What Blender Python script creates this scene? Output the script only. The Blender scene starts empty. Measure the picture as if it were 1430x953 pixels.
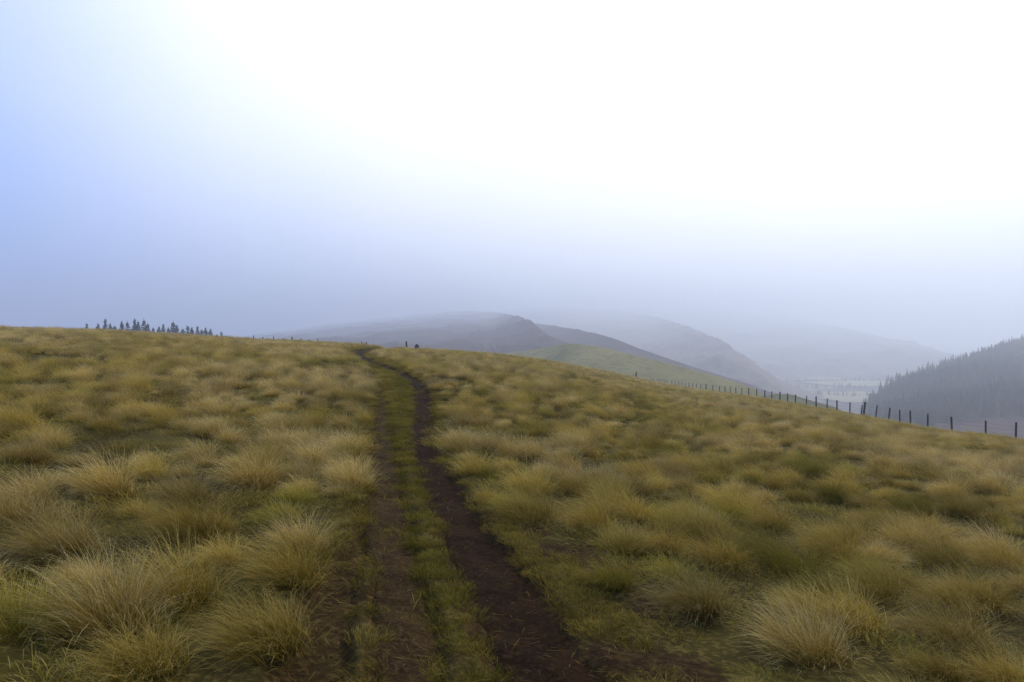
import bpy, math, random
import numpy as np

random.seed(7)
rng = np.random.default_rng(7)
sc = bpy.context.scene
col = sc.collection
R = math.radians

# ------------------------------------------------------------------ camera
EYE = 1.65
LENS, SENSOR = 26.0, 36.0
W0, H0 = 1430.0, 953.0
FPX = W0 * LENS / SENSOR            # focal length in photograph pixels
HORIZON = 470.0                     # picture row of the true horizon
cd = bpy.data.cameras.new("camera")
cd.lens, cd.sensor_width = LENS, SENSOR
cd.clip_start, cd.clip_end = 0.05, 20000.0
cam = bpy.data.objects.new("camera", cd)
cam.location = (0, 0, EYE)
cam.rotation_euler = (R(90) - math.atan((H0 / 2 - HORIZON) / FPX), 0, 0)
col.objects.link(cam)
sc.camera = cam

# ------------------------------------------------------------------ world
SUN_EL, SUN_AZ = 38.0, 52.0         # degrees; azimuth from the view axis (+Y) towards +X
world = bpy.data.worlds.new("World")
sc.world = world
world.use_nodes = True
nt = world.node_tree
nt.nodes.clear()
out = nt.nodes.new("ShaderNodeOutputWorld")
bg = nt.nodes.new("ShaderNodeBackground")
sky = nt.nodes.new("ShaderNodeTexSky")
sky.sky_type = 'NISHITA'
sky.sun_disc = False
sky.sun_elevation = R(SUN_EL)
sky.sun_rotation = R(SUN_AZ)
sky.air_density, sky.dust_density, sky.ozone_density = 1.0, 1.5, 3.0
tc = nt.nodes.new("ShaderNodeTexCoord")
# thin low cloud: thick and white round the hidden sun, thinning to blue away from it
axis = nt.nodes.new("ShaderNodeVectorMath"); axis.operation = 'DOT_PRODUCT'
BA, BE = R(13), R(36)
axis.inputs[1].default_value = (math.sin(BA) * math.cos(BE), math.cos(BA) * math.cos(BE), math.sin(BE))
nt.links.new(tc.outputs['Generated'], axis.inputs[0])
cn = nt.nodes.new("ShaderNodeTexNoise"); cn.inputs['Scale'].default_value = 2.2; cn.inputs['Detail'].default_value = 3
nt.links.new(tc.outputs['Generated'], cn.inputs['Vector'])
jit = nt.nodes.new("ShaderNodeMath"); jit.operation = 'MULTIPLY_ADD'
jit.inputs[1].default_value = 0.10; nt.links.new(cn.outputs['Fac'], jit.inputs[0])
nt.links.new(axis.outputs['Value'], jit.inputs[2])
mr = nt.nodes.new("ShaderNodeMapRange"); mr.interpolation_type = 'SMOOTHSTEP'
mr.inputs['From Min'].default_value = 0.58; mr.inputs['From Max'].default_value = 1.02
nt.links.new(jit.outputs[0], mr.inputs['Value'])
scl = nt.nodes.new("ShaderNodeMix"); scl.data_type = 'RGBA'; scl.blend_type = 'MULTIPLY'
scl.inputs['Factor'].default_value = 1.0
scl.inputs['B'].default_value = (0.10, 0.10, 0.10, 1)
nt.links.new(sky.outputs['Color'], scl.inputs['A'])
thin = nt.nodes.new("ShaderNodeMix"); thin.data_type = 'RGBA'      # veil over the blue
thin.inputs['Factor'].default_value = 0.80
thin.inputs['B'].default_value = (0.19, 0.36, 0.87, 1)
nt.links.new(scl.outputs['Result'], thin.inputs['A'])
mix = nt.nodes.new("ShaderNodeMix"); mix.data_type = 'RGBA'
mix.inputs['B'].default_value = (1.0, 1.0, 1.02, 1)
nt.links.new(mr.outputs['Result'], mix.inputs['Factor'])
nt.links.new(thin.outputs['Result'], mix.inputs['A'])
nt.links.new(mix.outputs['Result'], bg.inputs['Color'])
bg.inputs['Strength'].default_value = 1.0
nt.links.new(bg.outputs[0], out.inputs['Surface'])

sd = bpy.data.lights.new("sun", 'SUN')
sd.energy, sd.angle, sd.color = 1.5, R(11), (1.0, 0.89, 0.70)
sun = bpy.data.objects.new("sun", sd)
sun.rotation_euler = (R(90 - SUN_EL), 0, R(180 - SUN_AZ))
col.objects.link(sun)

vs = sc.view_settings
vs.view_transform = 'Standard'
vs.look = 'None'
vs.exposure = 0.65
vs.gamma = 1.0
vs.use_curve_mapping = False
sc.cycles.use_denoising = True
sc.cycles.max_bounces = 6
sc.cycles.diffuse_bounces = 3
sc.cycles.transmission_bounces = 3
sc.cycles.volume_bounces = 3
sc.cycles.use_adaptive_sampling = True
sc.cycles.adaptive_threshold = 0.006
sc.cycles.denoising_prefilter = 'NONE'

# ------------------------------------------------------------------ numeric helpers
def _hash(ix, iy, seed):
    n = (ix * 374761393 + iy * 668265263 + seed * 974711) & 0xFFFFFFFF
    n = ((n ^ (n >> 13)) * 1274126177) & 0xFFFFFFFF
    return ((n ^ (n >> 16)) & 0xFFFF) / 65535.0

def vnoise(x, y, seed=0):
    x = np.asarray(x, float); y = np.asarray(y, float)
    ix = np.floor(x).astype(np.int64); iy = np.floor(y).astype(np.int64)
    fx = x - ix; fy = y - iy
    fx = fx * fx * (3 - 2 * fx); fy = fy * fy * (3 - 2 * fy)
    a = _hash(ix, iy, seed); b = _hash(ix + 1, iy, seed)
    c = _hash(ix, iy + 1, seed); d = _hash(ix + 1, iy + 1, seed)
    return (a * (1 - fx) + b * fx) * (1 - fy) + (c * (1 - fx) + d * fx) * fy - 0.5

def fbm(x, y, seed=0, octs=4):
    s = 0.0; a = 1.0
    for i in range(octs):
        s = s + a * vnoise(np.asarray(x) * 2 ** i, np.asarray(y) * 2 ** i, seed + i * 17)
        a *= 0.5
    return s

def sstep(a, b, x):
    t = np.clip((np.asarray(x, float) - a) / (b - a), 0, 1)
    return t * t * (3 - 2 * t)

# ------------------------------------------------------------------ the hillside's shape
# Crest of the near hill by compass bearing: bearing (deg from +Y), crest elevation (tan), crest distance (m)
def _bear(px): return math.degrees(math.atan((px - W0 / 2) / FPX))
_sil = [(-150, 452, 75), (0, 460, 75), (150, 464.5, 74), (300, 474, 72), (420, 480, 70), (500, 484, 66), (560, 489, 66),
        (620, 492, 68), (700, 498, 74), (760, 505, 82), (850, 521, 105), (900, 532, 118), (960, 544, 112), (1060, 558, 82),
        (1200, 584, 60), (1300, 603, 53), (1430, 620, 47), (1600, 645, 44)]
_bk = [(_bear(p), (HORIZON - y) / FPX * math.cos(math.radians(_bear(p))), d) for p, y, d in _sil]
_bk = [(-180, 0.0, 80), (-120, 0.03, 80), (-75, 0.03, 78)] + _bk + [(75, -0.16, 45), (120, -0.10, 55), (180, 0.0, 80)]
_A = np.array(_bk)
_az = np.linspace(-180, 180, 2881)
def _smooth(v, n):
    k = np.hanning(n); k /= k.sum()
    return np.convolve(np.concatenate([v[-n:], v, v[:n]]), k, 'same')[n:-n]
_dist = _smooth(np.interp(_az, _A[:, 0], _A[:, 2]), 61)
_elev = _smooth(np.interp(_az, _A[:, 0], _A[:, 1]), 31)
_c = EYE / _dist ** 2
_s = _elev + 2 * EYE / _dist

def base_height(x, y):
    x = np.asarray(x, float); y = np.asarray(y, float)
    r = np.hypot(x, y); a = np.degrees(np.arctan2(x, y))
    s = np.interp(a, _az, _s); c = np.interp(a, _az, _c)
    w = sstep(4, 22, r)
    plane = -0.105 * x + 0.010 * y
    z = (1 - w) * (plane - 0.0005 * r * r) + w * (s * r - c * r * r)
    z = z + 0.10 * fbm(x / 7.0, y / 7.0, 3, 3) * sstep(3, 12, r)
    return z

def ground_at(px, py):
    """point of the smooth hillside seen at a picture position"""
    dx, dz = (px - W0 / 2) / FPX, (HORIZON - py) / FPX
    t = np.concatenate([np.linspace(1, 30, 3000), np.linspace(30, 140, 4000)])
    hit = np.nonzero(base_height(dx * t, t) >= EYE + dz * t)[0]
    i = hit[0] if len(hit) else len(t) - 1
    return dx * t[i], t[i]

def line(pts): return np.array([ground_at(*p) for p in pts])

def densify(P, wv, n=240):
    d = np.concatenate([[0], np.cumsum(np.hypot(*np.diff(P, axis=0).T))])
    # smooth (Catmull-Rom like) by resampling and averaging
    t = np.linspace(0, d[-1], n)
    X = np.interp(t, d, P[:, 0]); Y = np.interp(t, d, P[:, 1]); Wd = np.interp(t, d, wv)
    k = np.hanning(15); k /= k.sum()
    def sm(v): return np.convolve(np.pad(v, 7, 'reflect', reflect_type='odd'), k, 'valid')
    X, Y, Wd = sm(X), sm(Y), sm(Wd)
    d = np.concatenate([[0], np.cumsum(np.hypot(np.diff(X), np.diff(Y)))])
    t = np.geomspace(.8, d[-1] + .8, 700) - .8
    return np.stack([np.interp(t, d, X), np.interp(t, d, Y)], 1), np.interp(t, d, Wd)

rut_px = [(806, 985), (790, 953), (750, 900), (705, 830), (662, 760), (627, 700), (600, 655), (592, 620), (592, 580), (592, 548),
          (586, 534), (562, 521), (535, 511), (512, 503), (497, 496), (497, 491.5), (520, 488.6), (560, 488.2)]
rut_w = [.28, .28, .27, .26, .24, .22, .20, .20, .20, .20, .21, .23, .26, .32, .40, .42, .42, .40]
trk_px = [(582, 985), (577, 953), (568, 900), (560, 850), (552, 800), (546, 750), (541, 700), (537, 650), (535, 600), (533, 560),
          (530, 540), (522, 525), (512, 512), (500, 503)]
trk_w = [.19, .19, .19, .17, .15, .20, .22, .20, .17, .12, .07, .05, .05, .05]
hol_px = [(425, 985), (435, 930), (450, 870), (468, 815), (492, 770), (505, 735)]
hol_w = [.16, .17, .17, .15, .10, .05]
rutC, rutW = densify(line(rut_px), rut_w)
trkC, trkW = densify(line(trk_px), trk_w)
holC, holW = densify(line(hol_px), hol_w, 80)

def dist_to(C, Wd, x, y):
    """distance to a track divided by its half width"""
    x = np.asarray(x, float).ravel(); y = np.asarray(y, float).ravel()
    best = np.full(x.shape, 1e9)
    lo = C.min(0) - 3; hi = C.max(0) + 3
    m = (x > lo[0]) & (x < hi[0]) & (y > lo[1]) & (y < hi[1])
    idx = np.nonzero(m)[0]
    for ch in np.array_split(idx, max(1, len(idx) // 8000)):
        if len(ch) == 0: continue
        d = np.hypot(x[ch, None] - C[None, :, 0], y[ch, None] - C[None, :, 1]) / Wd[None, :]
        best[ch] = d.min(1)
    return best

lawn_px = [(385, 990), (392, 940), (408, 860), (440, 790), (470, 720), (496, 650), (510, 590), (523, 548), (520, 520),
           (502, 500), (480, 489), (500, 485), (590, 485), (540, 490), (520, 494), (535, 502), (570, 515), (600, 532), (614, 556),
           (618, 600), (634, 650), (664, 690), (715, 730), (785, 775), (850, 830), (905, 900), (950, 990)]
lawn = line(lawn_px)
def in_poly(P, x, y):
    x = np.asarray(x); y = np.asarray(y); ins = np.zeros(x.shape, bool)
    j = len(P) - 1
    for i in range(len(P)):
        xi, yi = P[i]; xj, yj = P[j]
        if yi != yj:
            ins ^= ((yi > y) != (yj > y)) & (x < (xj - xi) * (y - yi) / (yj - yi) + xi)
        j = i
    return ins

bare = [(p, r) for p, r in [((790, 775), .26), ((855, 800), .20), ((745, 745), .16), ((870, 915), .24), ((955, 945), .24), ((1085, 765), .2), ((920, 850), .15), ((690, 720), .12), ((550, 541), .22)]]
bare = [(np.array(ground_at(*p)), r) for p, r in bare]

def hill_height(x, y, ruts=True):
    x = np.asarray(x, float); y = np.asarray(y, float)
    z = base_height(x, y)
    r = np.hypot(x, y)
    sh = x.shape; xf, yf = x.ravel(), y.ravel()
    near = 1 - sstep(25, 60, r)
    z = z + near * 0.05 * fbm(x / 0.9, y / 0.9, 11, 3) + near * 0.014 * fbm(x / 0.17, y / 0.17, 21, 2)
    if ruts:
        for C, Wd, dep in ((rutC, rutW, .105), (trkC, trkW, .085), (holC, holW, .075)):
            d = dist_to(C, Wd, xf, yf) + 0.5 * fbm(xf / .35, yf / .35, 5, 3)
            z = z - dep * (1 - sstep(0.55, 1.35, d)).reshape(sh)
    return z

# ------------------------------------------------------------------ object helpers
def link(o, parent=None):
    col.objects.link(o)
    if parent is not None: o.parent = parent
    return o

def tag(o, label=None, cat=None, group=None, kind=None):
    if label: o['label'] = label
    if cat: o['category'] = cat
    if group: o['group'] = group
    if kind: o['kind'] = kind
    return o

def make_mesh(name, V, F, mat=None, smooth=True, attrs=None):
    """V (n,3); F (m,4) or (m,3) arrays"""
    V = np.asarray(V, np.float32); F = np.asarray(F, np.int32)
    me = bpy.data.meshes.new(name)
    me.vertices.add(len(V)); me.vertices.foreach_set('co', V.ravel())
    if len(F):
        k = F.shape[1]
        me.loops.add(F.size); me.loops.foreach_set('vertex_index', F.ravel())
        me.polygons.add(len(F))
        me.polygons.foreach_set('loop_start', np.arange(0, F.size, k, dtype=np.int32))
        if smooth: me.polygons.foreach_set('use_smooth', np.ones(len(F), bool))
    for an, (ty, dat) in (attrs or {}).items():
        a = me.attributes.new(an, ty, 'POINT')
        dat = np.asarray(dat, np.int32 if ty == 'INT' else np.float32)
        a.data.foreach_set('vector' if ty == 'FLOAT_VECTOR' else 'value', dat.ravel())
    me.update(); me.validate()
    if mat: me.materials.append(mat)
    return me

def grid_faces(nr, nc, wrap=False):
    i = np.arange(nr - 1)[:, None]; j = np.arange(nc if wrap else nc - 1)[None, :]
    j2 = (j + 1) % nc
    a = i * nc + j; b = i * nc + j2; c = (i + 1) * nc + j2; d = (i + 1) * nc + j
    return np.stack([a, b, c, d], -1).reshape(-1, 4)

class Nodes:
    def __init__(self, name):
        self.m = bpy.data.materials.new(name); self.m.use_nodes = True
        self.t = self.m.node_tree; self.t.nodes.clear()
        self.out = self.t.nodes.new("ShaderNodeOutputMaterial")
    def n(self, ty, **kw):
        o = self.t.nodes.new(ty)
        for k, v in kw.items(): setattr(o, k, v)
        return o
    def l(self, a, b): self.t.links.new(a, b)
    def mixc(self, fac, a, b, blend='MIX'):
        m = self.n("ShaderNodeMix", data_type='RGBA', blend_type=blend)
        for s, v in (('Factor', fac), ('A', a), ('B', b)):
            if hasattr(v, 'is_linked'): self.l(v, m.inputs[s])
            elif isinstance(v, (int, float)): m.inputs[s].default_value = v
            else: m.inputs[s].default_value = (*v, 1)
        return m.outputs['Result']
    def noise(self, scale, detail=4, rough=.55, coord=None, vec=None):
        t = self.n("ShaderNodeTexNoise")
        t.inputs['Scale'].default_value = scale; t.inputs['Detail'].default_value = detail; t.inputs['Roughness'].default_value = rough
        if vec is None:
            g = self.n("ShaderNodeNewGeometry"); vec = g.outputs['Position']
        self.l(vec, t.inputs['Vector'])
        return t.outputs['Fac']
    def ramp(self, v, lo, hi):
        r = self.n("ShaderNodeMapRange", interpolation_type='SMOOTHSTEP')
        r.inputs['From Min'].default_value = lo; r.inputs['From Max'].default_value = hi
        self.l(v, r.inputs['Value']); return r.outputs['Result']
    def attr(self, name):
        a = self.n("ShaderNodeAttribute", attribute_name=name); return a.outputs['Fac']
    def math(self, op, a, b=None):
        m = self.n("ShaderNodeMath", operation=op)
        for i, v in enumerate((a, b)):
            if v is None: continue
            if hasattr(v, 'is_linked'): self.l(v, m.inputs[i])
            else: m.inputs[i].default_value = v
        return m.outputs[0]
    def finish(self, color, rough=.9, bump=None, strength=.5, dist=.02, spec=.03):
        b = self.n("ShaderNodeBsdfPrincipled")
        if hasattr(color, 'is_linked'): self.l(color, b.inputs['Base Color'])
        else: b.inputs['Base Color'].default_value = (*color, 1)
        b.inputs['Roughness'].default_value = rough
        b.inputs['Specular IOR Level'].default_value = spec
        if bump is not None:
            bn = self.n("ShaderNodeBump"); bn.inputs['Strength'].default_value = strength; bn.inputs['Distance'].default_value = dist
            self.l(bump, bn.inputs['Height']); self.l(bn.outputs[0], b.inputs['Normal'])
        self.l(b.outputs[0], self.out.inputs['Surface'])
        return self.m

def grass_material(name, base, mid, tip, alt):
    k = Nodes(name)
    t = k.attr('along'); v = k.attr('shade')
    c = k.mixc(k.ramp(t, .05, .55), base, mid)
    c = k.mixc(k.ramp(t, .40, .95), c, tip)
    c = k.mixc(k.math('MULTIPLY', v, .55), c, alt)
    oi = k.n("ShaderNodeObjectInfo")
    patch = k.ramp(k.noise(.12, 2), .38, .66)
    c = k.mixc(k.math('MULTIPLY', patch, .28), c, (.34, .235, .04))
    hsv = k.n("ShaderNodeHueSaturation")
    mr_ = k.n("ShaderNodeMapRange"); k.l(oi.outputs['Random'], mr_.inputs['Value'])
    mr_.inputs['To Min'].default_value = .58; mr_.inputs['To Max'].default_value = 1.38
    k.l(mr_.outputs[0], hsv.inputs['Value']); k.l(c, hsv.inputs['Color'])
    d = k.n("ShaderNodeBsdfDiffuse"); tr = k.n("ShaderNodeBsdfTranslucent"); mx = k.n("ShaderNodeMixShader")
    mx.inputs['Fac'].default_value = .30
    k.l(hsv.outputs[0], d.inputs['Color']); k.l(hsv.outputs[0], tr.inputs['Color'])
    k.l(d.outputs[0], mx.inputs[1]); k.l(tr.outputs[0], mx.inputs[2])
    k.l(mx.outputs[0], k.out.inputs['Surface'])
    return k.m

M = {}
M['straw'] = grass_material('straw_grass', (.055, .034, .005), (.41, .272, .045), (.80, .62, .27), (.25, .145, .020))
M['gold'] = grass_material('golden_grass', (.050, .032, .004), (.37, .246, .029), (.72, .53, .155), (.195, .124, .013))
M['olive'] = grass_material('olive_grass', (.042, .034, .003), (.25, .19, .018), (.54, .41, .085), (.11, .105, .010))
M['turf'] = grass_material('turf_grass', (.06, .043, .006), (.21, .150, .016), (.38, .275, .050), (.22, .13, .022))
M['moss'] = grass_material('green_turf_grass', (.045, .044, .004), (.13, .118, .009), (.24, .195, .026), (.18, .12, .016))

# near hillside ground: peaty soil with thatch
k = Nodes('hillside_ground')
n1 = k.noise(1.6, 5); n2 = k.noise(22, 5)
c = k.mixc(k.ramp(n1, .35, .65), (.036, .026, .006), (.062, .048, .009))
c = k.mixc(k.ramp(n2, .45, .75), c, (.13, .092, .022))
c = k.mixc(k.attr('soil'), c, k.mixc(k.ramp(n2, .35, .7), (.022, .011, .004), (.058, .033, .010)))
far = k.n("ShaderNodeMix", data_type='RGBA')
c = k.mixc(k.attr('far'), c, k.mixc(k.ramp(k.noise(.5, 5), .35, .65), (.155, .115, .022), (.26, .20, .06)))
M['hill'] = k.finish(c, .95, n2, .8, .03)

k = Nodes('wet_peat_soil')
n1 = k.noise(3.0, 6, .6); n2 = k.noise(30, 6, .65)
c = k.mixc(k.ramp(n1, .35, .68), (.013, .006, .002), (.030, .014, .005))
c = k.mixc(k.ramp(n2, .45, .75), c, (.055, .028, .010))
M['peat'] = k.finish(c, .95, n2, 1.0, .03, .04)
k = Nodes('dry_brown_soil')
n1 = k.noise(3.0, 6, .6); n2 = k.noise(34, 6, .65)
c = k.mixc(k.ramp(n1, .35, .68), (.026, .013, .004), (.058, .031, .009))
c = k.mixc(k.ramp(n2, .45, .75), c, (.10, .064, .024))
M['soil'] = k.finish(c, .95, n2, 1.0, .03, .04)

k = Nodes('weathered_post_wood')
tcn = k.n("ShaderNodeTexCoord"); mp = k.n("ShaderNodeMapping"); mp.inputs['Scale'].default_value = (30, 30, 2)
k.l(tcn.outputs['Object'], mp.inputs['Vector'])
nw = k.noise(1.0, 5, .6, vec=mp.outputs['Vector'])
M['wood'] = k.finish(k.mixc(nw, (.020, .014, .011), (.075, .058, .045)), .9, nw, .6, .01)
k = Nodes('galvanised_wire'); M['wire'] = k.finish((.12, .115, .11), .5)
k = Nodes('dark_stone'); ns = k.noise(14, 5)
M['stone'] = k.finish(k.mixc(ns, (.03, .026, .022), (.11, .10, .085)), .9, ns, .6, .02)
k = Nodes('conifer_needles'); oi = k.n("ShaderNodeObjectInfo")
M['needle'] = k.finish(k.mixc(oi.outputs['Random'], (.020, .032, .018), (.045, .058, .028)), .9)
k = Nodes('conifer_bark'); nb = k.noise(9, 4)
M['bark'] = k.finish(k.mixc(nb, (.03, .022, .016), (.08, .06, .045)), .95, nb, .6, .02)

def land(name, a, b, c3, s1=.02, s2=.15, bump=.6):
    k = Nodes(name)
    n1 = k.noise(s1, 6, .6); n2 = k.noise(s2, 6, .65)
    c = k.mixc(k.ramp(n1, .36, .64), a, b)
    c = k.mixc(k.ramp(n2, .48, .72), c, c3)
    return k.finish(c, .95, n2, bump, 1.2)

# ------------------------------------------------------------------ near hillside
azs = np.concatenate([np.linspace(-180, -50, 60, endpoint=False), np.linspace(-50, 50, 760, endpoint=False), np.linspace(50, 180, 60, endpoint=False)])
rs = np.concatenate([[0.02], np.geomspace(.5, 110, 330), np.geomspace(112, 900, 60)])
AA, RR = np.meshgrid(np.radians(azs), rs)
X, Y = RR * np.sin(AA), RR * np.cos(AA)
Z = np.maximum(hill_height(X, Y), -71.5)
xf, yf = X.ravel(), Y.ravel()
jn = 0.5 * fbm(xf / .35, yf / .35, 5, 3)
soil = np.zeros(len(xf))
soil = np.maximum(soil, 1 - sstep(.9, 1.7, dist_to(rutC, rutW, xf, yf) + jn))
soil = np.maximum(soil, .85 * (1 - sstep(.9, 1.6, dist_to(trkC, trkW, xf, yf) + jn)))
soil = np.maximum(soil, .8 * (1 - sstep(.8, 1.5, dist_to(holC, holW, xf, yf) + jn)))
for p, r_ in bare:
    soil = np.maximum(soil, 1 - sstep(.7, 1.5, np.hypot(xf - p[0], yf - p[1]) / r_ + jn))
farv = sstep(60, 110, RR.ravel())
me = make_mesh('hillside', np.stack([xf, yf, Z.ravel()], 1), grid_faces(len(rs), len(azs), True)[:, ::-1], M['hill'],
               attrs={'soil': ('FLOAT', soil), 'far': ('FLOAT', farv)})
tag(link(bpy.data.objects.new('hillside', me)), 'rough moorland hillside under pale tussock grass', 'hillside', kind='structure')

def track_mesh(name, C, Wd, mat, label, sink):
    T = np.gradient(C, axis=0); T /= np.linalg.norm(T, axis=1)[:, None]
    N = np.stack([T[:, 1], -T[:, 0]], 1)
    # resample finely
    n = 900
    d = np.concatenate([[0], np.cumsum(np.hypot(*np.diff(C, axis=0).T))])
    t = np.geomspace(.4, d[-1] + .4, n) - .4
    Cx = np.interp(t, d, C[:, 0]); Cy = np.interp(t, d, C[:, 1]); Nx = np.interp(t, d, N[:, 0]); Ny = np.interp(t, d, N[:, 1])
    Ww = np.interp(t, d, Wd)
    u = np.linspace(-1.25, 1.25, 25)
    X = Cx[:, None] + Nx[:, None] * u * Ww[:, None]; Y = Cy[:, None] + Ny[:, None] * u * Ww[:, None]
    Z = hill_height(X, Y, False) - sink + .020 * fbm(X / .3, Y / .3, 31, 3) + .012 * fbm(X / .07, Y / .07, 33, 2) - .30 * np.maximum(np.abs(u) - .75, 0) ** 1.5
    me = make_mesh(name, np.stack([X.ravel(), Y.ravel(), Z.ravel()], 1), grid_faces(n, 25), mat)
    tag(link(bpy.data.objects.new(name, me)), label, 'path', kind='structure')

track_mesh('footpath', rutC, rutW, M['peat'], 'dark muddy footpath worn into the grass', .065)
track_mesh('wheel_track', trkC, trkW, M['soil'], 'patchy brown wheel track beside the muddy footpath', .050)

# ------------------------------------------------------------------ grass plants
def blades(n, rad, len0, len1, width, lean, spread, droop, segs, seed, up=1.0, root=.03):
    g = np.random.default_rng(seed)
    a = g.uniform(0, 2 * np.pi, n); rr = rad * np.sqrt(g.uniform(0, 1, n))
    base = np.stack([rr * np.cos(a), rr * np.sin(a), np.full(n, -root)], 1)
    L = g.uniform(len0, len1, n) * (1 - .25 * (rr / rad) ** 2)
    # a few locks: blades of a lock share direction
    nl = max(6, n // 30)
    lock = g.integers(0, nl, n); la = g.uniform(0, 2 * np.pi, nl); ls = g.uniform(.2, 1.0, nl)
    out_dir = np.stack([np.cos(a), np.sin(a)], 1) * (rr / rad)[:, None] * .65 + np.stack([np.cos(la[lock]), np.sin(la[lock])], 1) * (.80 * ls[lock])[:, None] \
        + g.normal(0, .16, (n, 2))
    d = np.stack([out_dir[:, 0] * spread + lean[0], out_dir[:, 1] * spread + lean[1], np.full(n, up)], 1)
    d /= np.linalg.norm(d, axis=1)[:, None]
    dr = droop * g.uniform(.45, 1.5, n)
    hz = d[:, :2] + g.normal(0, .1, (n, 2)) + np.array(lean) * .6
    hz /= np.maximum(np.linalg.norm(hz, axis=1), 1e-3)[:, None]
    P = [base]; p = base; v = d.copy(); step = L / segs
    for s in range(segs):
        p = p + v * step[:, None]; P.append(p)
        w = dr * (s + 1) / segs
        v = v + np.concatenate([hz * (w * .75)[:, None], (-w)[:, None]], 1) * (2.2 / segs)
        v /= np.linalg.norm(v, axis=1)[:, None]
    P = np.stack(P, 1)                                   # n, segs+1, 3
    P[:, :, 2] = np.maximum(P[:, :, 2], -root + (root + .02) * np.arange(segs + 1) / segs)
    sa = g.uniform(0, np.pi, n)
    side = np.stack([np.cos(sa), np.sin(sa), np.zeros(n)], 1)
    tt = np.linspace(0, 1, segs + 1)
    wd = width * g.uniform(.7, 1.3, n)[:, None] * (1 - .85 * tt[None, :] ** 1.6)
    A = P - side[:, None, :] * wd[:, :, None] / 2; B = P + side[:, None, :] * wd[:, :, None] / 2
    V = np.stack([A, B], 2).reshape(-1, 3)               # n,(segs+1),2
    i = (np.arange(n) * (segs + 1) * 2)[:, None] + (np.arange(segs) * 2)[None, :]
    F = np.stack([i, i + 1, i + 3, i + 2], -1).reshape(-1, 4)
    along = np.repeat(np.tile(tt, n), 2)
    shade = np.repeat(g.uniform(0, 1, n) ** 1.5, (segs + 1) * 2)
    return V, F, along, shade

def plant_mesh(name, mat, layers):
    Vs, Fs, al, sh, off = [], [], [], [], 0
    for la in layers:
        V, F, a, s = blades(**la)
        Vs.append(V); Fs.append(F + off); al.append(a); sh.append(s); off += len(V)
    return make_mesh(name, np.concatenate(Vs), np.concatenate(Fs), mat, attrs={'along': ('FLOAT', np.concatenate(al)), 'shade': ('FLOAT', np.concatenate(sh))})

WIND = (-.42, .06)
tuss = {}
NV = 6
for mi, mk in enumerate(('straw', 'gold', 'olive')):
    tuss[mk] = []
    for v in range(NV):
        sd_ = 100 * mi + v
        hgt = (1.0, .86, 1.12, .75, .95, .68)[v]; wdt = (1.0, 1.15, .9, 1.1, 1.25, .9)[v]
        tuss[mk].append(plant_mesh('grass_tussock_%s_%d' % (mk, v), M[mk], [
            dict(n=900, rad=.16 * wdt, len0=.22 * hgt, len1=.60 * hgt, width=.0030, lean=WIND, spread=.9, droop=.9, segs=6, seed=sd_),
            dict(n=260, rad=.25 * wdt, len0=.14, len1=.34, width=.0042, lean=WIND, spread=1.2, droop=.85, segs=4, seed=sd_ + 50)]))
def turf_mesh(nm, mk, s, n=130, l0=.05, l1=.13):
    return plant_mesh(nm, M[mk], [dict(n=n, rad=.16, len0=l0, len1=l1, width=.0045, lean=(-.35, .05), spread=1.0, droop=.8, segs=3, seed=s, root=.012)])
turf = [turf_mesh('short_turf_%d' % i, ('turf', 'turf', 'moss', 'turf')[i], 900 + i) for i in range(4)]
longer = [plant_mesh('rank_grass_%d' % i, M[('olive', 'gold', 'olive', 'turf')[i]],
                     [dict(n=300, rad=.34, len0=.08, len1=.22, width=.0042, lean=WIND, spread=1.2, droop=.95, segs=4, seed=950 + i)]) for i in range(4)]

def scatter(name, meshes, pts, yaw, scale, idx, label, cat):
    """one mass of plants: real meshes instanced on ground points"""
    src = bpy.data.collections.new(name + '_sources')
    for i, m_ in enumerate(meshes):
        src.objects.link(bpy.data.objects.new('%s_source_%02d' % (name, i), m_))
    tl = np.stack([rng.normal(0, .06, len(pts)), rng.normal(0, .06, len(pts)), yaw], 1)
    me = make_mesh(name, pts, np.zeros((0, 4), np.int32), attrs={'turn': ('FLOAT_VECTOR', tl), 'size': ('FLOAT', scale), 'pick': ('INT', idx)})
    o = link(bpy.data.objects.new(name, me))
    g = bpy.data.node_groups.new(name + '_scatter', 'GeometryNodeTree')
    g.interface.new_socket('Geometry', in_out='INPUT', socket_type='NodeSocketGeometry')
    g.interface.new_socket('Geometry', in_out='OUTPUT', socket_type='NodeSocketGeometry')
    gi = g.nodes.new('NodeGroupInput'); go = g.nodes.new('NodeGroupOutput')
    ip = g.nodes.new('GeometryNodeInstanceOnPoints'); ci = g.nodes.new('GeometryNodeCollectionInfo')
    ci.inputs['Collection'].default_value = src
    ci.inputs['Separate Children'].default_value = True; ci.inputs['Reset Children'].default_value = True
    def na(n_, ty):
        a = g.nodes.new('GeometryNodeInputNamedAttribute'); a.data_type = ty; a.inputs['Name'].default_value = n_; return a.outputs[0]
    ip.inputs['Pick Instance'].default_value = True
    L = g.links.new
    L(gi.outputs[0], ip.inputs['Points']); L(ci.outputs[0], ip.inputs['Instance']); L(na('pick', 'INT'), ip.inputs['Instance Index'])
    L(na('turn', 'FLOAT_VECTOR'), ip.inputs['Rotation']); L(na('size', 'FLOAT'), ip.inputs['Scale']); L(ip.outputs[0], go.inputs[0])
    md = o.modifiers.new('scatter', 'NODES'); md.node_group = g
    tag(o, label, cat, kind='stuff')
    return o

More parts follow.
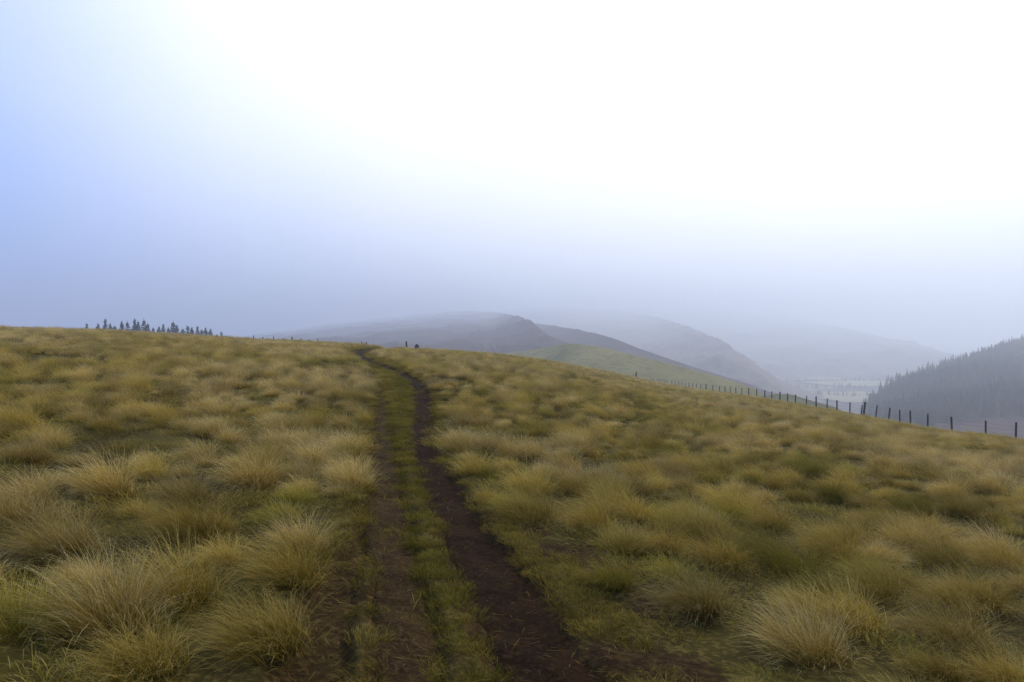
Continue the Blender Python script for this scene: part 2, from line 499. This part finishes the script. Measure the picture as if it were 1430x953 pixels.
def jitter_points(step, rmax, amax, r0=1.6, growth=0.0):
    """points over the sector in front of the camera's standing place"""
    n = int(2 * rmax / step)
    gx, gy = np.meshgrid(np.arange(-rmax, rmax, step), np.arange(-2, rmax, step))
    x = gx.ravel() + rng.uniform(-.46, .46, gx.size) * step; y = gy.ravel() + rng.uniform(-.46, .46, gx.size) * step
    r = np.hypot(x, y); a = np.degrees(np.arctan2(x, y))
    lim = np.interp(a, _az, _dist) * 1.0 + 22
    m = (np.abs(a) < amax) & (r > r0) & (r < np.minimum(lim, rmax))
    return x[m], y[m]

def clear_of_tracks(x, y, k=1.0):
    j = .35 * fbm(x / .5, y / .5, 44, 2)
    return (dist_to(rutC, rutW, x, y) + j > k) & (dist_to(trkC, trkW, x, y) + j > k) & (dist_to(holC, holW, x, y) + j > k)

# --- tussocks
tx, ty = jitter_points(.46, 145, 46)
inl = in_poly(lawn, tx + rng.normal(0, .06, len(tx)), ty + rng.normal(0, .06, len(tx)))
gap = fbm(tx / 1.05, ty / 1.05, 71, 2)
keep = ~inl & (gap > -.25) & clear_of_tracks(tx, ty, 1.6)
for p, r_ in bare: keep &= np.hypot(tx - p[0], ty - p[1]) > r_ + .1
tx, ty = tx[keep], ty[keep]
# a few big ones that stand out beside the track and in front
hero = [(85, 775, 1.3, 'straw'), (150, 885, 1.45, 'straw'), (25, 735, 1.3, 'straw'), (260, 700, 1.2, 'straw'), (405, 815, 1.25, 'gold'), (372, 905, 1.2, 'gold'),
        (420, 770, 1.1, 'straw'), (830, 745, 1.25, 'gold'), (975, 855, 1.3, 'straw'), (1080, 740, 1.15, 'gold'), (1130, 925, 1.35, 'straw'), (1230, 840, 1.2, 'gold'),
        (150, 690, 1.25, 'straw'), (30, 880, 1.2, 'olive'), (1330, 900, 1.35, 'straw'), (1400, 800, 1.25, 'gold')]
hp = np.array([ground_at(p[0], p[1]) for p in hero])
for q in hp: 
    far_ok = np.hypot(tx - q[0], ty - q[1]) > .42
    tx, ty = tx[far_ok], ty[far_ok]
hue = fbm(tx / 5.0, ty / 5.0, 81, 3) + rng.normal(0, .22, len(tx)) + .10 * sstep(1, -6, tx)
kinds = np.where(hue > .10, 0, np.where(hue > -.38, 1, 2))
size = rng.lognormal(0, .30, len(tx)) * (1.0 + .35 * fbm(tx / 2.2, ty / 2.2, 91, 2))
size = np.clip(size * .66, .32, .95)
yaw = rng.normal(0, .6, len(tx)) + 1.2 * fbm(tx / 4, ty / 4, 95, 2)
var = rng.integers(0, NV, len(tx))
tx = np.concatenate([hp[:, 0], tx]); ty = np.concatenate([hp[:, 1], ty])
kinds = np.concatenate([[('straw', 'gold', 'olive').index(h[3]) for h in hero], kinds])
size = np.concatenate([[h[2] * .68 for h in hero], size]); yaw = np.concatenate([rng.normal(0, .5, len(hero)), yaw])
var = np.concatenate([rng.choice([0, 2, 4], len(hero)), var])
tz = hill_height(tx, ty)
pxx = W0 / 2 + FPX * tx / np.maximum(ty, .3); pyy = HORIZON + FPX * (EYE - tz) / np.maximum(ty, .3)
inview = (ty > .5) & (pxx > -40) & (pxx < W0 + 40) & (pyy < H0 + 60)
big = np.where(inview, size / np.hypot(tx, ty), 0)
order = np.argsort(-big)
single = np.zeros(len(tx), bool); single[order[:300]] = True
rut_side = np.interp(ty, rutC[:, 1], rutC[:, 0])
tone = ('pale straw-coloured', 'golden-brown', 'olive-green')
for i in np.nonzero(single)[0]:
    mk = ('straw', 'gold', 'olive')[kinds[i]]
    o = bpy.data.objects.new('grass_tussock', tuss[mk][var[i]])
    o.location = (tx[i], ty[i], tz[i]); o.scale = (size[i],) * 3
    o.rotation_euler = (random.gauss(0, .06), random.gauss(0, .06), yaw[i])
    link(o)
    edge = min(dist_to(trkC, trkW * 0 + 1, tx[i], ty[i])[0], dist_to(rutC, rutW * 0 + 1, tx[i], ty[i])[0])
    sz = 'very large' if size[i] > .94 else 'large' if size[i] > .76 else ('low' if size[i] < .55 else 'shaggy')
    side = 'fence side' if tx[i] > rut_side[i] else 'ridge side'
    where = ('beside the worn track, on its ' + side) if edge < 1.3 else ('in rough grass, %s of track' % side)
    nb = min(np.hypot(tx[i] - p[0], ty[i] - p[1]) - r_ for p, r_ in bare)
    if nb < .35: where = 'edging a bare peat patch, %s of track' % side
    elif dist_to(holC, holW * 0 + 1, tx[i], ty[i])[0] < .6: where = 'overhanging the dark hollow beside the wheel track'
    lab = '%s %s grass tussock %s' % (sz, tone[kinds[i]], where)
    tag(o, lab, 'tussock', '%s %s tussocks, %s' % (sz, tone[kinds[i]], where))
rest = ~single
allm = tuss['straw'] + tuss['gold'] + tuss['olive']
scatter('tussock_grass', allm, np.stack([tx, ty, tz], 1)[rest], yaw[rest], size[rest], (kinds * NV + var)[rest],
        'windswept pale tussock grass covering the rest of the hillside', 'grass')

# --- longer rank grass between the tussocks
gx, gy = jitter_points(.46, 60, 46)
keep = (~in_poly(lawn, gx, gy) | (rng.uniform(0, 1, len(gx)) < .22)) & clear_of_tracks(gx, gy, 1.5) & (fbm(gx / .8, gy / .8, 55, 2) > -.25)
for p, r_ in bare: keep &= np.hypot(gx - p[0], gy - p[1]) > r_ * .9
gx, gy = gx[keep], gy[keep]
scatter('rank_grass', longer, np.stack([gx, gy, hill_height(gx, gy)], 1), rng.normal(0, 1.0, len(gx)), rng.uniform(.6, 1.15, len(gx)), rng.integers(0, 4, len(gx)),
        'tangled olive grass between the tussocks', 'grass')

# --- short turf along the track
gx, gy = jitter_points(.105, 70, 40)
near_lawn = in_poly(lawn, gx, gy)
cl = clear_of_tracks(gx, gy, 1.05)
for p, r_ in bare: cl &= np.hypot(gx - p[0], gy - p[1]) > r_ * rng.uniform(.5, 1.2, len(gx))
ontrk = (dist_to(trkC, trkW, gx, gy) < 1.3) & (fbm(gx / .3, gy / .45, 66, 3) > .06) & (dist_to(rutC, rutW, gx, gy) > 1.2)
keep = near_lawn & (cl | ontrk)
gx, gy = gx[keep], gy[keep]
dm = np.abs(dist_to(rutC, rutW * 0 + 1, gx, gy))
mid = (np.interp(gy, rutC[:, 1], rutC[:, 0]) > gx) & (dm < .62)
pick = np.where(mid & (rng.uniform(0, 1, len(gx)) < .75), 2, rng.choice([0, 1, 3, 2], len(gx), p=[.34, .33, .25, .08]))
scatter('turf_grass', turf, np.stack([gx, gy, hill_height(gx, gy)], 1), rng.normal(0, 1.2, len(gx)), rng.uniform(.38, .85, len(gx)), pick,
        'short mossy turf between and beside the two worn tracks', 'grass')

# --- dead straw trodden into the bare ground
litter = [plant_mesh('straw_litter_%d' % i, M['gold'], [dict(n=11, rad=.20, len0=.04, len1=.13, width=.0030, lean=(-.3, .1), spread=1.6, droop=.25, segs=3, seed=990 + i, up=.12, root=0.0)]) for i in range(3)]
gx, gy = jitter_points(.16, 30, 40)
on = (dist_to(rutC, rutW, gx, gy) < 1.1) & (rng.uniform(0, 1, len(gx)) < .25) | (dist_to(trkC, trkW, gx, gy) < 1.3) | (dist_to(holC, holW, gx, gy) < 1.3)
for p, r_ in bare: on |= np.hypot(gx - p[0], gy - p[1]) < r_ * 1.2
on &= rng.uniform(0, 1, len(gx)) < .8
gx, gy = gx[on], gy[on]
ontr = np.minimum(dist_to(rutC, rutW, gx, gy), dist_to(trkC, trkW, gx, gy)) < 1.2
gz = np.where(ontr, np.maximum(hill_height(gx, gy), hill_height(gx, gy, False) - .06), hill_height(gx, gy)) + .004
scatter('straw_litter', litter, np.stack([gx, gy, gz], 1), rng.uniform(0, 6.28, len(gx)), rng.uniform(.6, 1.2, len(gx)), rng.integers(0, 3, len(gx)),
        'dead straw trodden into the bare soil of the tracks', 'straw')

# ------------------------------------------------------------------ fences
def post_mesh(name, h, rad, seed):
    g = np.random.default_rng(seed)
    n = 9; zs = np.array([-.35, 0, h * .35, h * .7, h - .02, h, h + .012]); sc_ = np.array([1, 1.04, 1, .98, .96, .82, .02])
    a = np.linspace(0, 2 * np.pi, n, endpoint=False)
    wob = 1 + g.normal(0, .07, n)
    V = []
    for z, s in zip(zs, sc_):
        V.append(np.stack([rad * s * wob * np.cos(a), rad * s * wob * np.sin(a) * .9, np.full(n, z) + (g.normal(0, .006, n) if z >= h - .02 else 0)], 1))
    V = np.concatenate(V)
    return make_mesh(name, V, grid_faces(len(zs), n, True), M['wood'], smooth=False)

def tube(P, rad, n=5):
    P = np.asarray(P, float); T = np.gradient(P, axis=0); T /= np.linalg.norm(T, axis=1)[:, None]
    S = np.cross(T, [0, 0, 1.0]); S /= np.linalg.norm(S, axis=1)[:, None]; U = np.cross(S, T)
    a = np.linspace(0, 2 * np.pi, n, endpoint=False)
    V = P[:, None, :] + rad * (np.cos(a)[None, :, None] * S[:, None, :] + np.sin(a)[None, :, None] * U[:, None, :])
    return V.reshape(-1, 3), grid_faces(len(P), n, True)

def on_bearing(px, dist):
    """world position on the hillside: bearing of a picture column, ground distance"""
    dx = (px - W0 / 2) / FPX
    y = dist / math.hypot(1, dx); x = dx * y
    return x, y, float(hill_height(np.array([x]), np.array([y]))[0])

posts_m = [post_mesh('fence_post_%d' % i, 1.12 + .03 * i, .055 + .008 * (i % 2), 40 + i) for i in range(4)]
thick_m = post_mesh('strainer_post', 1.30, .085, 61)

def fence(name, cols, label, thick=(), brace=None, wires=(.25, .5, .75, 1.0), lean={}, sink={}):
    x0, y0, z0 = on_bearing(*cols[len(cols) // 2])
    root = link(bpy.data.objects.new(name, None)); root.location = (x0, y0, z0)
    root.empty_display_size = .3
    tag(root, label, 'fence')
    tops = []
    for i, (px, d) in enumerate(cols):
        x, y, z = on_bearing(px, d)
        o = bpy.data.objects.new('post' if i not in thick else 'strainer_post', thick_m if i in thick else posts_m[i % 4])
        link(o, root); o.location = (x - x0, y - y0, z - z0 - sink.get(i, 0))
        o.rotation_euler = (random.gauss(0, .025), lean.get(i, random.gauss(0, .03)), random.uniform(0, 3))
        if i not in lean: pass
        else: o.rotation_euler = (0, lean[i], 0)
        tops.append((x - x0, y - y0, z - z0))
        if brace == i:
            b = bpy.data.objects.new('brace', post_mesh('fence_brace', 1.05, .05, 77)); link(b, root)
            b.location = (x - x0 - .22, y - y0 - .05, z - z0); b.rotation_euler = (0, .12, .3)
    T = np.array(tops)
    for w in wires:
        P = []
        for i in range(len(T) - 1):
            for f in (0, .33, .67): P.append(T[i] * (1 - f) + T[i + 1] * f + np.array([0, 0, w - .03 * (f > 0)]))
        P.append(T[-1] + np.array([0, 0, w]))
        V, F = tube(P, .004)
        link(bpy.data.objects.new('wire', make_mesh('fence_wire', V, F, M['wire'])), root)
    return root

fx = [1600, 1530, 1471, 1419, 1377, 1330, 1296, 1272, 1257, 1241, 1222.5, 1206, 1187, 1169, 1155, 1140, 1126, 1111, 1100, 1089, 1078, 1068, 1057, 1046, 1036, 1028, 1020,
      1013, 1005, 996, 986, 979, 973, 967.5, 962, 957, 952.5, 948, 943, 938, 933, 929, 925, 921, 917, 913, 909]
fdist = np.interp(fx, [909, 940, 986, 1057, 1126, 1206, 1300, 1420, 1600], [165, 146, 118, 90, 76, 64, 57, 51, 46])
fence('post_and_wire_fence', list(zip(fx, fdist)), 'post and wire fence of dark weathered posts following the hill edge downhill', thick=(11, 30), brace=11,
      lean={9: .10, 10: .13, 11: .10})
gx_ = [354, 367, 381, 395, 408, 420, 431, 444, 456, 480, 505, 512, 524]
fence('distant_wire_fence', [(p, 84 + .02 * (p - 335)) for p in gx_], 'short run of thin old posts showing above the ridge beside the conifers', thick=(4,), wires=(.4, .8),
      sink={i: s for i, s in enumerate([.5, .6, .5, .65, .5, .5, .6, .5, .6, .7, .40, .42, .6])})

# lone stumps and stone on the brow
def lone_post(px, d, h, rad, label, tilt):
    x, y, z = on_bearing(px, d)
    o = link(bpy.data.objects.new('wooden_post', post_mesh('wooden_post', h, rad, int(px)))); o.location = (x, y, z); o.rotation_euler = (0, tilt, .4)
    tag(o, label, 'post')
lone_post(568, 68, .78, .075, 'short dark wooden post standing where the path crosses the brow', -.06)
lone_post(888, 104, .95, .10, 'stout dark post leaning in the grass, uphill of the fence end', .10)
def boulder(px, d, s, label, seed):
    x, y, z = on_bearing(px, d)
    g = np.random.default_rng(seed)
    nr, nc = 12, 18
    th = np.linspace(.02, np.pi - .02, nr); ph = np.linspace(0, 2 * np.pi, nc, endpoint=False)
    T_, P_ = np.meshgrid(th, ph, indexing='ij')
    D = np.stack([np.sin(T_) * np.cos(P_), np.sin(T_) * np.sin(P_), np.cos(T_)], -1).reshape(-1, 3)
    pl = g.normal(0, 1, (16, 3)); pl /= np.linalg.norm(pl, axis=1)[:, None]; off = g.uniform(.72, 1.0, 16)
    r_ = np.min(np.where(D @ pl.T > .15, off / np.maximum(D @ pl.T, .15), 1.15), 1)
    V = D * r_[:, None] * np.array(s)
    o = link(bpy.data.objects.new('boulder', make_mesh('boulder', V, grid_faces(nr, nc, True)[:, ::-1], M['stone'], smooth=False)))
    o.location = (x, y, z + s[2] * .5); tag(o, label, 'stone')
boulder(582, 68, (.22, .18, .36), 'dark boulder in the grass next to the short post on the brow', 5)

# ------------------------------------------------------------------ conifers
def conifer_meshes(i, h, wid, seed, dens=1.0):
    g = np.random.default_rng(seed)
    # trunk
    zs = np.linspace(-.4, h * .97, 9); n = 7; a = np.linspace(0, 2 * np.pi, n, endpoint=False)
    V = np.concatenate([np.stack([(.16 * (1 - z / h) + .015) * np.cos(a), (.16 * (1 - z / h) + .015) * np.sin(a), np.full(n, z)], 1) for z in zs])
    tr = make_mesh('conifer_trunk_%d' % i, V, grid_faces(len(zs), n, True), M['bark'])
    # crown: whorls of drooping boughs, each a spray of needle tufts
    Vs, Fs, off = [], [], 0
    z = h * .08
    while z < h * .99:
        f = 1 - z / h
        L = wid * f * g.uniform(.88, 1.12) + .08
        nb = int(6 + 5 * f)
        a0 = g.uniform(0, 6.28)
        for b in range(nb):
            if g.uniform() > .88 * dens: continue
            an = a0 + b * 2 * np.pi / nb + g.normal(0, .2); l = L * g.uniform(.6, 1.15)
            dv = np.array([np.cos(an), np.sin(an), 0]); sv = np.array([-np.sin(an), np.cos(an), 0])
            for t in np.linspace(.12, 1, 6):
                p = dv * l * t + np.array([0, 0, z + .18 * l * t - .42 * l * t * t + g.normal(0, .05)])
                wq = (.06 + .24 * min(l, 1.3) + .22 * l * (1 - t)) * g.uniform(.7, 1.3) * .8
                for q in range(3):
                    ta = g.normal(0, .8); tv = dv * np.cos(ta) + sv * np.sin(ta)
                    e = p + tv * wq + np.array([0, 0, g.normal(-.10, .10)]); s2 = np.cross(tv, [0, 0, 1]) * wq * .28 + np.array([0, 0, g.normal(0, .06)])
                    Vs += [p - s2 * .4, p + s2, e, p - s2 + tv * wq * .4]
                    Fs.append([off, off + 1, off + 2, off + 3]); off += 4
        z += h * g.uniform(.026, .038)
    e0 = np.array([[-.05, 0, h * .93], [.05, 0, h * .93], [.02, 0, h * 1.02], [-.02, 0, h * 1.02]])
    Vs += list(e0); Fs.append([off, off + 1, off + 2, off + 3])
    cr = make_mesh('conifer_crown_%d' % i, np.array(Vs), np.array(Fs), M['needle'])
    return tr, cr

con = [conifer_meshes(i, 9.0, w_, 300 + i, d_) for i, (w_, d_) in enumerate([(2.0, 1.0), (1.6, .95), (2.6, 1.0), (1.9, .85)])]
trees = [(121, 452, 1), (137, 452, 0), (147, 446, 1), (154, 452, 0), (160, 455, 2), (170, 449, 0), (178, 449, 3), (188, 446, 1), (193, 449, 0), (201, 446, 3), (206, 452, 2), (214, 457, 3),
         (222, 456, 0), (228, 453, 1), (235, 457, 3), (242, 449.5, 2), (247, 454, 0), (255, 459, 2), (262, 454, 3), (268, 457, 0), (276, 456, 1), (282, 460, 2), (287, 458, 0), (294, 459, 0), (303, 466, 3), (309, 464, 1), (316, 468, 2)]
for n_, (px, ytop, kd) in enumerate(trees):
    D = 285 + 14 * math.sin(n_ * 2.3) - .06 * (px - 200)
    dx = (px - W0 / 2) / FPX; y = D / math.hypot(1, dx); x = dx * y
    z = float(base_height(np.array([x]), np.array([y]))[0])
    ztop = EYE + (HORIZON - ytop) / FPX * y
    s = (ztop - z) / 9.0
    root = link(bpy.data.objects.new('conifer_tree', None)); root.location = (x, y, z); root.empty_display_size = .5
    nm = ['slim', 'narrow', 'broad', 'sparse'][[0, 1, 2, 3][kd]]
    tag(root, '%s dark conifer in the row of trees behind the ridge' % nm if px != 121 else 'lone faint conifer standing apart at the end of the tree row', 'tree',
        None if px == 121 else '%s conifers in the row behind the ridge' % nm)
    rot = random.uniform(0, 6.28)
    for nm2, me_ in zip(('trunk', 'crown'), con[kd]):
        c_ = link(bpy.data.objects.new(nm2, me_), root); c_.scale = (s * 1.3, s * 1.3, s); c_.rotation_euler = (0, 0, rot)

# ------------------------------------------------------------------ land beyond: spur, valley, far hills
VALLEY = -69.0
def loft_hill(name, crest, toe, back, mat, label, rough, n=220, seed=1, bulge=0.0, gul=1.0, below=0):
    """a hill: crest line [(column, row, distance)] and the toe of its near slope (distance, height); real size in metres"""
    P = np.array([((px - W0 / 2) / FPX * d, d, EYE + (HORIZON - py) / FPX * d) for px, py, d in crest])
    t = np.arange(len(P)); tt = np.linspace(0, len(P) - 1, n)
    C = np.stack([np.interp(tt, t, P[:, i]) for i in range(3)], 1)
    kk = np.hanning(13); kk /= kk.sum()
    for i in range(3): C[:, i] = np.convolve(np.pad(C[:, i], 6, 'reflect', reflect_type='odd'), kk, 'valid')
    dd = np.linalg.norm(C[:, :2], axis=1); fd = C[:, :2] / dd[:, None]
    td = np.minimum(toe[0], dd - 25); tz_ = np.minimum(toe[1], C[:, 2] - 4)
    u = np.concatenate([-np.linspace(1, 0, 80, endpoint=False) ** 1.3, np.linspace(0, 1, 20) ** 1.3])
    um = np.minimum(u, 0)[None, :]; up = np.maximum(u, 0)[None, :]
    D = dd[:, None] + um * (dd - td)[:, None] + up * back
    Z = C[:, 2:3] + (-um) ** (1 + bulge) * (tz_ - C[:, 2])[:, None] + up ** 1.5 * (VALLEY - 3 - C[:, 2:3])
    X = fd[:, :1] * D; Y = fd[:, 1:2] * D
    env = np.minimum(np.abs(u) * 4, 1)[None, :] ** .7
    Z = Z + rough * (fbm(X / 70, Y / 70, seed, 4) * (.15 + .85 * env) + .35 * gul * fbm(X / 18, Y / 18, seed + 5, 3) * (.15 + .85 * env))
    # skirt below the toe
    Xs = np.concatenate([X[:, :1] - fd[:, :1] * 45, X], 1); Ys = np.concatenate([Y[:, :1] - fd[:, 1:2] * 45, Y], 1)
    Zs = np.concatenate([np.full((n, 1), VALLEY - 3), Z], 1)
    me = make_mesh(name, np.stack([Xs.ravel(), Ys.ravel(), Zs.ravel()], 1), grid_faces(n, Xs.shape[1])[:, ::-1], mat)
    o = link(bpy.data.objects.new(name, me)); tag(o, label, 'hill', kind='structure')
    return X, Y, Z

g_spur = land('spur_grass', (.175, .15, .045), (.26, .21, .075), (.12, .115, .035), .035, .35, .8)
g_brown = land('heather_slope', (.060, .034, .024), (.090, .052, .036), (.036, .030, .016), .012, .09)
g_pink = land('bleached_moor', (.22, .165, .11), (.16, .125, .085), (.09, .078, .055), .010, .06)
g_grey = land('far_moor', (.10, .085, .06), (.17, .145, .09), (.06, .06, .045), .006, .04)
g_wood = land('forest_floor', (.035, .035, .026), (.06, .052, .04), (.085, .055, .045), .012, .08)
g_brack = land('bracken_slope', (.085, .040, .028), (.060, .031, .023), (.04, .03, .017), .012, .09)

loft_hill('grassy_spur', [(640, 511, 330), (700, 494, 320), (735, 490, 300), (765, 485, 285), (790, 480, 270), (812, 481, 262), (840, 485, 255), (880, 495, 247), (920, 504.5, 240), (960, 515, 233),
                          (1000, 526, 226), (1030, 535, 221), (1054, 544, 217), (1068, 554, 215), (1100, 578, 212)], (130, -40), 90, g_spur, 'smooth pale green spur beyond the fence', .55, seed=3, gul=.8, bulge=.3)
loft_hill('grassy_knoll', [(1040, 566, 205), (1066, 553, 200), (1085, 550, 197), (1105, 551, 195), (1135, 560, 190), (1165, 568, 186), (1200, 585, 182)], (140, -45), 50, g_spur, 'low straw-coloured knoll behind the fence', .6, seed=8, gul=.5)
loft_hill('moor_hill', [(100, 480, 3600), (300, 474, 3700), (400, 462, 3800), (470, 452, 3800), (540, 444, 3900), (600, 437, 3900), (650, 434, 3600), (690, 436, 2400), (720, 441, 1150), (743, 450, 720), (757, 462, 600), (775, 474, 540), (810, 486, 500), (860, 510, 470)],
          (400, -14), 500, g_brown, 'dark heather hill fading into low cloud', 11, seed=21)
loft_hill('heather_spur', [(560, 500, 1500), (640, 470, 1400), (690, 452, 1300), (750, 452, 1050), (785, 457, 850), (815, 462, 700), (860, 473, 600), (900, 489, 545), (930, 500, 520), (960, 510, 500), (1000, 523, 480), (1050, 540, 460), (1100, 562, 440), (1170, 600, 420)],
          (330, -42), 300, g_brown, 'dark heather spur running down behind the green spur', 7, seed=31)
loft_hill('bleached_hill', [(420, 500, 4000), (520, 478, 4000), (620, 450, 4000), (700, 434, 4000), (740, 430, 4000), (820, 431, 3900), (880, 436, 3400), (930, 446, 2000), (975, 462, 1250), (1010, 478, 980), (1040, 498, 830), (1065, 520, 760), (1100, 545, 720), (1150, 570, 700)],
          (560, -56), 400, g_pink, 'pale bleached moor slope beyond the heather spur', 16, seed=41)
loft_hill('far_hill', [(500, 500, 4600), (600, 470, 4600), (700, 442, 4600), (780, 434, 4600), (860, 432, 4600), (960, 434, 4500), (1050, 438, 4300), (1110, 445, 3800), (1170, 456, 3000), (1220, 468, 2400), (1280, 482, 2000), (1350, 500, 1800), (1450, 520, 1700)],
          (1300, -66), 500, g_grey, 'far moor hill almost lost in the mist', 22, seed=51)
FX, FY, FZ = loft_hill('wooded_hill', [(1900, 432, 3000), (1700, 436, 2600), (1560, 444, 1900), (1480, 463, 1050), (1430, 478, 700), (1380, 495, 610), (1335, 512, 570), (1295, 526, 545), (1262, 541, 530), (1240, 557, 520), (1222, 572, 515), (1205, 590, 510)],
          (230, -45), 400, g_brack, 'wooded hill with a brown lower slope across the valley', 9, seed=61)

# valley floor with pale fields
k = Nodes('valley_fields')
n1 = k.noise(.006, 3); n2 = k.noise(.03, 5)
vor = k.n("ShaderNodeTexVoronoi"); vor.inputs['Scale'].default_value = .0085
gg = k.n("ShaderNodeNewGeometry"); k.l(gg.outputs['Position'], vor.inputs['Vector'])
sep = k.n("ShaderNodeSeparateColor"); k.l(vor.outputs['Color'], sep.inputs[0])
c = k.mixc(k.ramp(sep.outputs[0], .45, .55), (.07, .055, .04), (.15, .14, .065))
c = k.mixc(k.ramp(sep.outputs[1], .62, .66), c, (.22, .17, .10))
c = k.mixc(k.ramp(n2, .50, .72), c, (.06, .055, .04))
M['valley'] = k.finish(c, .95)
gxv = np.linspace(-5500, 5500, 120); gyv = np.linspace(-5500, 5500, 120)
GX, GY = np.meshgrid(gxv, gyv)
GZ = VALLEY + 1.0 * fbm(GX / 220, GY / 220, 77, 3) 
me = make_mesh('ground', np.stack([GX.ravel(), GY.ravel(), GZ.ravel()], 1), grid_faces(120, 120), M['valley'])
tag(link(bpy.data.objects.new('ground', me)), 'valley floor with pale fields', 'ground', kind='structure')

k = Nodes('pale_pasture'); nf = k.noise(.05, 4)
M['field'] = k.finish(k.mixc(nf, (.28, .26, .11), (.36, .32, .15)), .95)
for cx_, cy_, pts_ in ((405, 850, [(-55, -70), (48, -85), (60, 10), (30, 75), (-30, 60), (-62, 5)]), (520, 1090, [(-70, -60), (80, -70), (110, 40), (10, 70), (-85, 30)]),
                       (470, 1230, [(-90, -50), (60, -60), (90, 40), (-60, 60)])):
    m_ = bpy.data.meshes.new('field'); n_ = len(pts_)
    m_.from_pydata([(a_, b_, 0) for a_, b_ in pts_] + [(a_, b_, -4) for a_, b_ in pts_], [], [tuple(range(n_))] + [(i_, i_ + n_, (i_ + 1) % n_ + n_, (i_ + 1) % n_) for i_ in range(n_)])
    m_.materials.append(M['field']); m_.update()
    o = link(bpy.data.objects.new('field', m_)); o.location = (cx_, cy_, VALLEY + 1.8); tag(o, 'pale pasture field on the valley floor', 'field', 'valley fields', kind='structure')

# wood on the far hill: too far and dense to count
NW = 30000
fi = rng.integers(0, FX.shape[0] - 1, NW); fj = rng.integers(0, FX.shape[1] - 1, NW)
wx = FX[fi, fj] + rng.normal(0, 4, NW); wy = FY[fi, fj] + rng.normal(0, 4, NW); wz = FZ[fi, fj]
hgt = (wz + 33 + 16 * sstep(32, 26, np.degrees(np.arctan2(wx, wy))) + 10 * fbm(wx / 90, wy / 90, 17, 3))
m = (hgt > 0) & (np.abs(np.degrees(np.arctan2(wx, wy))) < 46)
wx, wy, wz = wx[m][:9000], wy[m][:9000], wz[m][:9000]
def joined(i):
    tr, cr = con[i]
    return cr
scatter('wood', [joined(0), joined(1), joined(2), joined(3)], np.stack([wx, wy, wz - .3], 1), rng.uniform(0, 6.28, len(wx)), rng.uniform(.45, .85, len(wx)), rng.integers(0, 4, len(wx)),
        'dark conifer wood covering the hill across the valley', 'wood')
# hedges and copses on the valley floor
vx = []; 
for cxp, cyp, L_, ang in ((80, 950, 260, .2), (330, 880, 200, -.3), (420, 1010, 300, .1), (520, 1150, 320, -.15), (250, 1120, 260, .4)):
    for q in range(70):
        t = rng.uniform(-.5, .5) * L_; vx.append((cxp + t * math.cos(ang) + rng.normal(0, 5), cyp + t * math.sin(ang) + rng.normal(0, 5)))
vx = np.array(vx)
scatter('copse_undergrowth', [joined(2), joined(0)], np.stack([vx[:, 0], vx[:, 1], np.full(len(vx), VALLEY - .8)], 1), rng.uniform(0, 6.28, len(vx)), rng.uniform(.5, 1.0, len(vx)), rng.integers(0, 2, len(vx)),
        'dark hedges and copses between the valley fields', 'copse')

# ------------------------------------------------------------------ haze
HZ0, HZ1, HS = -74.0, 195.0, 5600.0
V = [(sx * HS, sy * HS, z) for z in (HZ0, HZ1) for sx, sy in ((-1, -1), (1, -1), (1, 1), (-1, 1))]
F = [(3, 2, 1, 0), (4, 5, 6, 7), (0, 1, 5, 4), (1, 2, 6, 5), (2, 3, 7, 6), (3, 0, 4, 7)]
k = Nodes('haze_air')
pv = k.n("ShaderNodeVolumePrincipled")
pv.inputs['Color'].default_value = (.745, .81, .915, 1)
pv.inputs['Density'].default_value = .0010
pv.inputs['Anisotropy'].default_value = .6
k.l(pv.outputs[0], k.out.inputs['Volume'])
tag(link(bpy.data.objects.new('haze', make_mesh('haze', V, F, k.m, smooth=False))), 'pale mist filling the valley air', 'haze', kind='stuff')
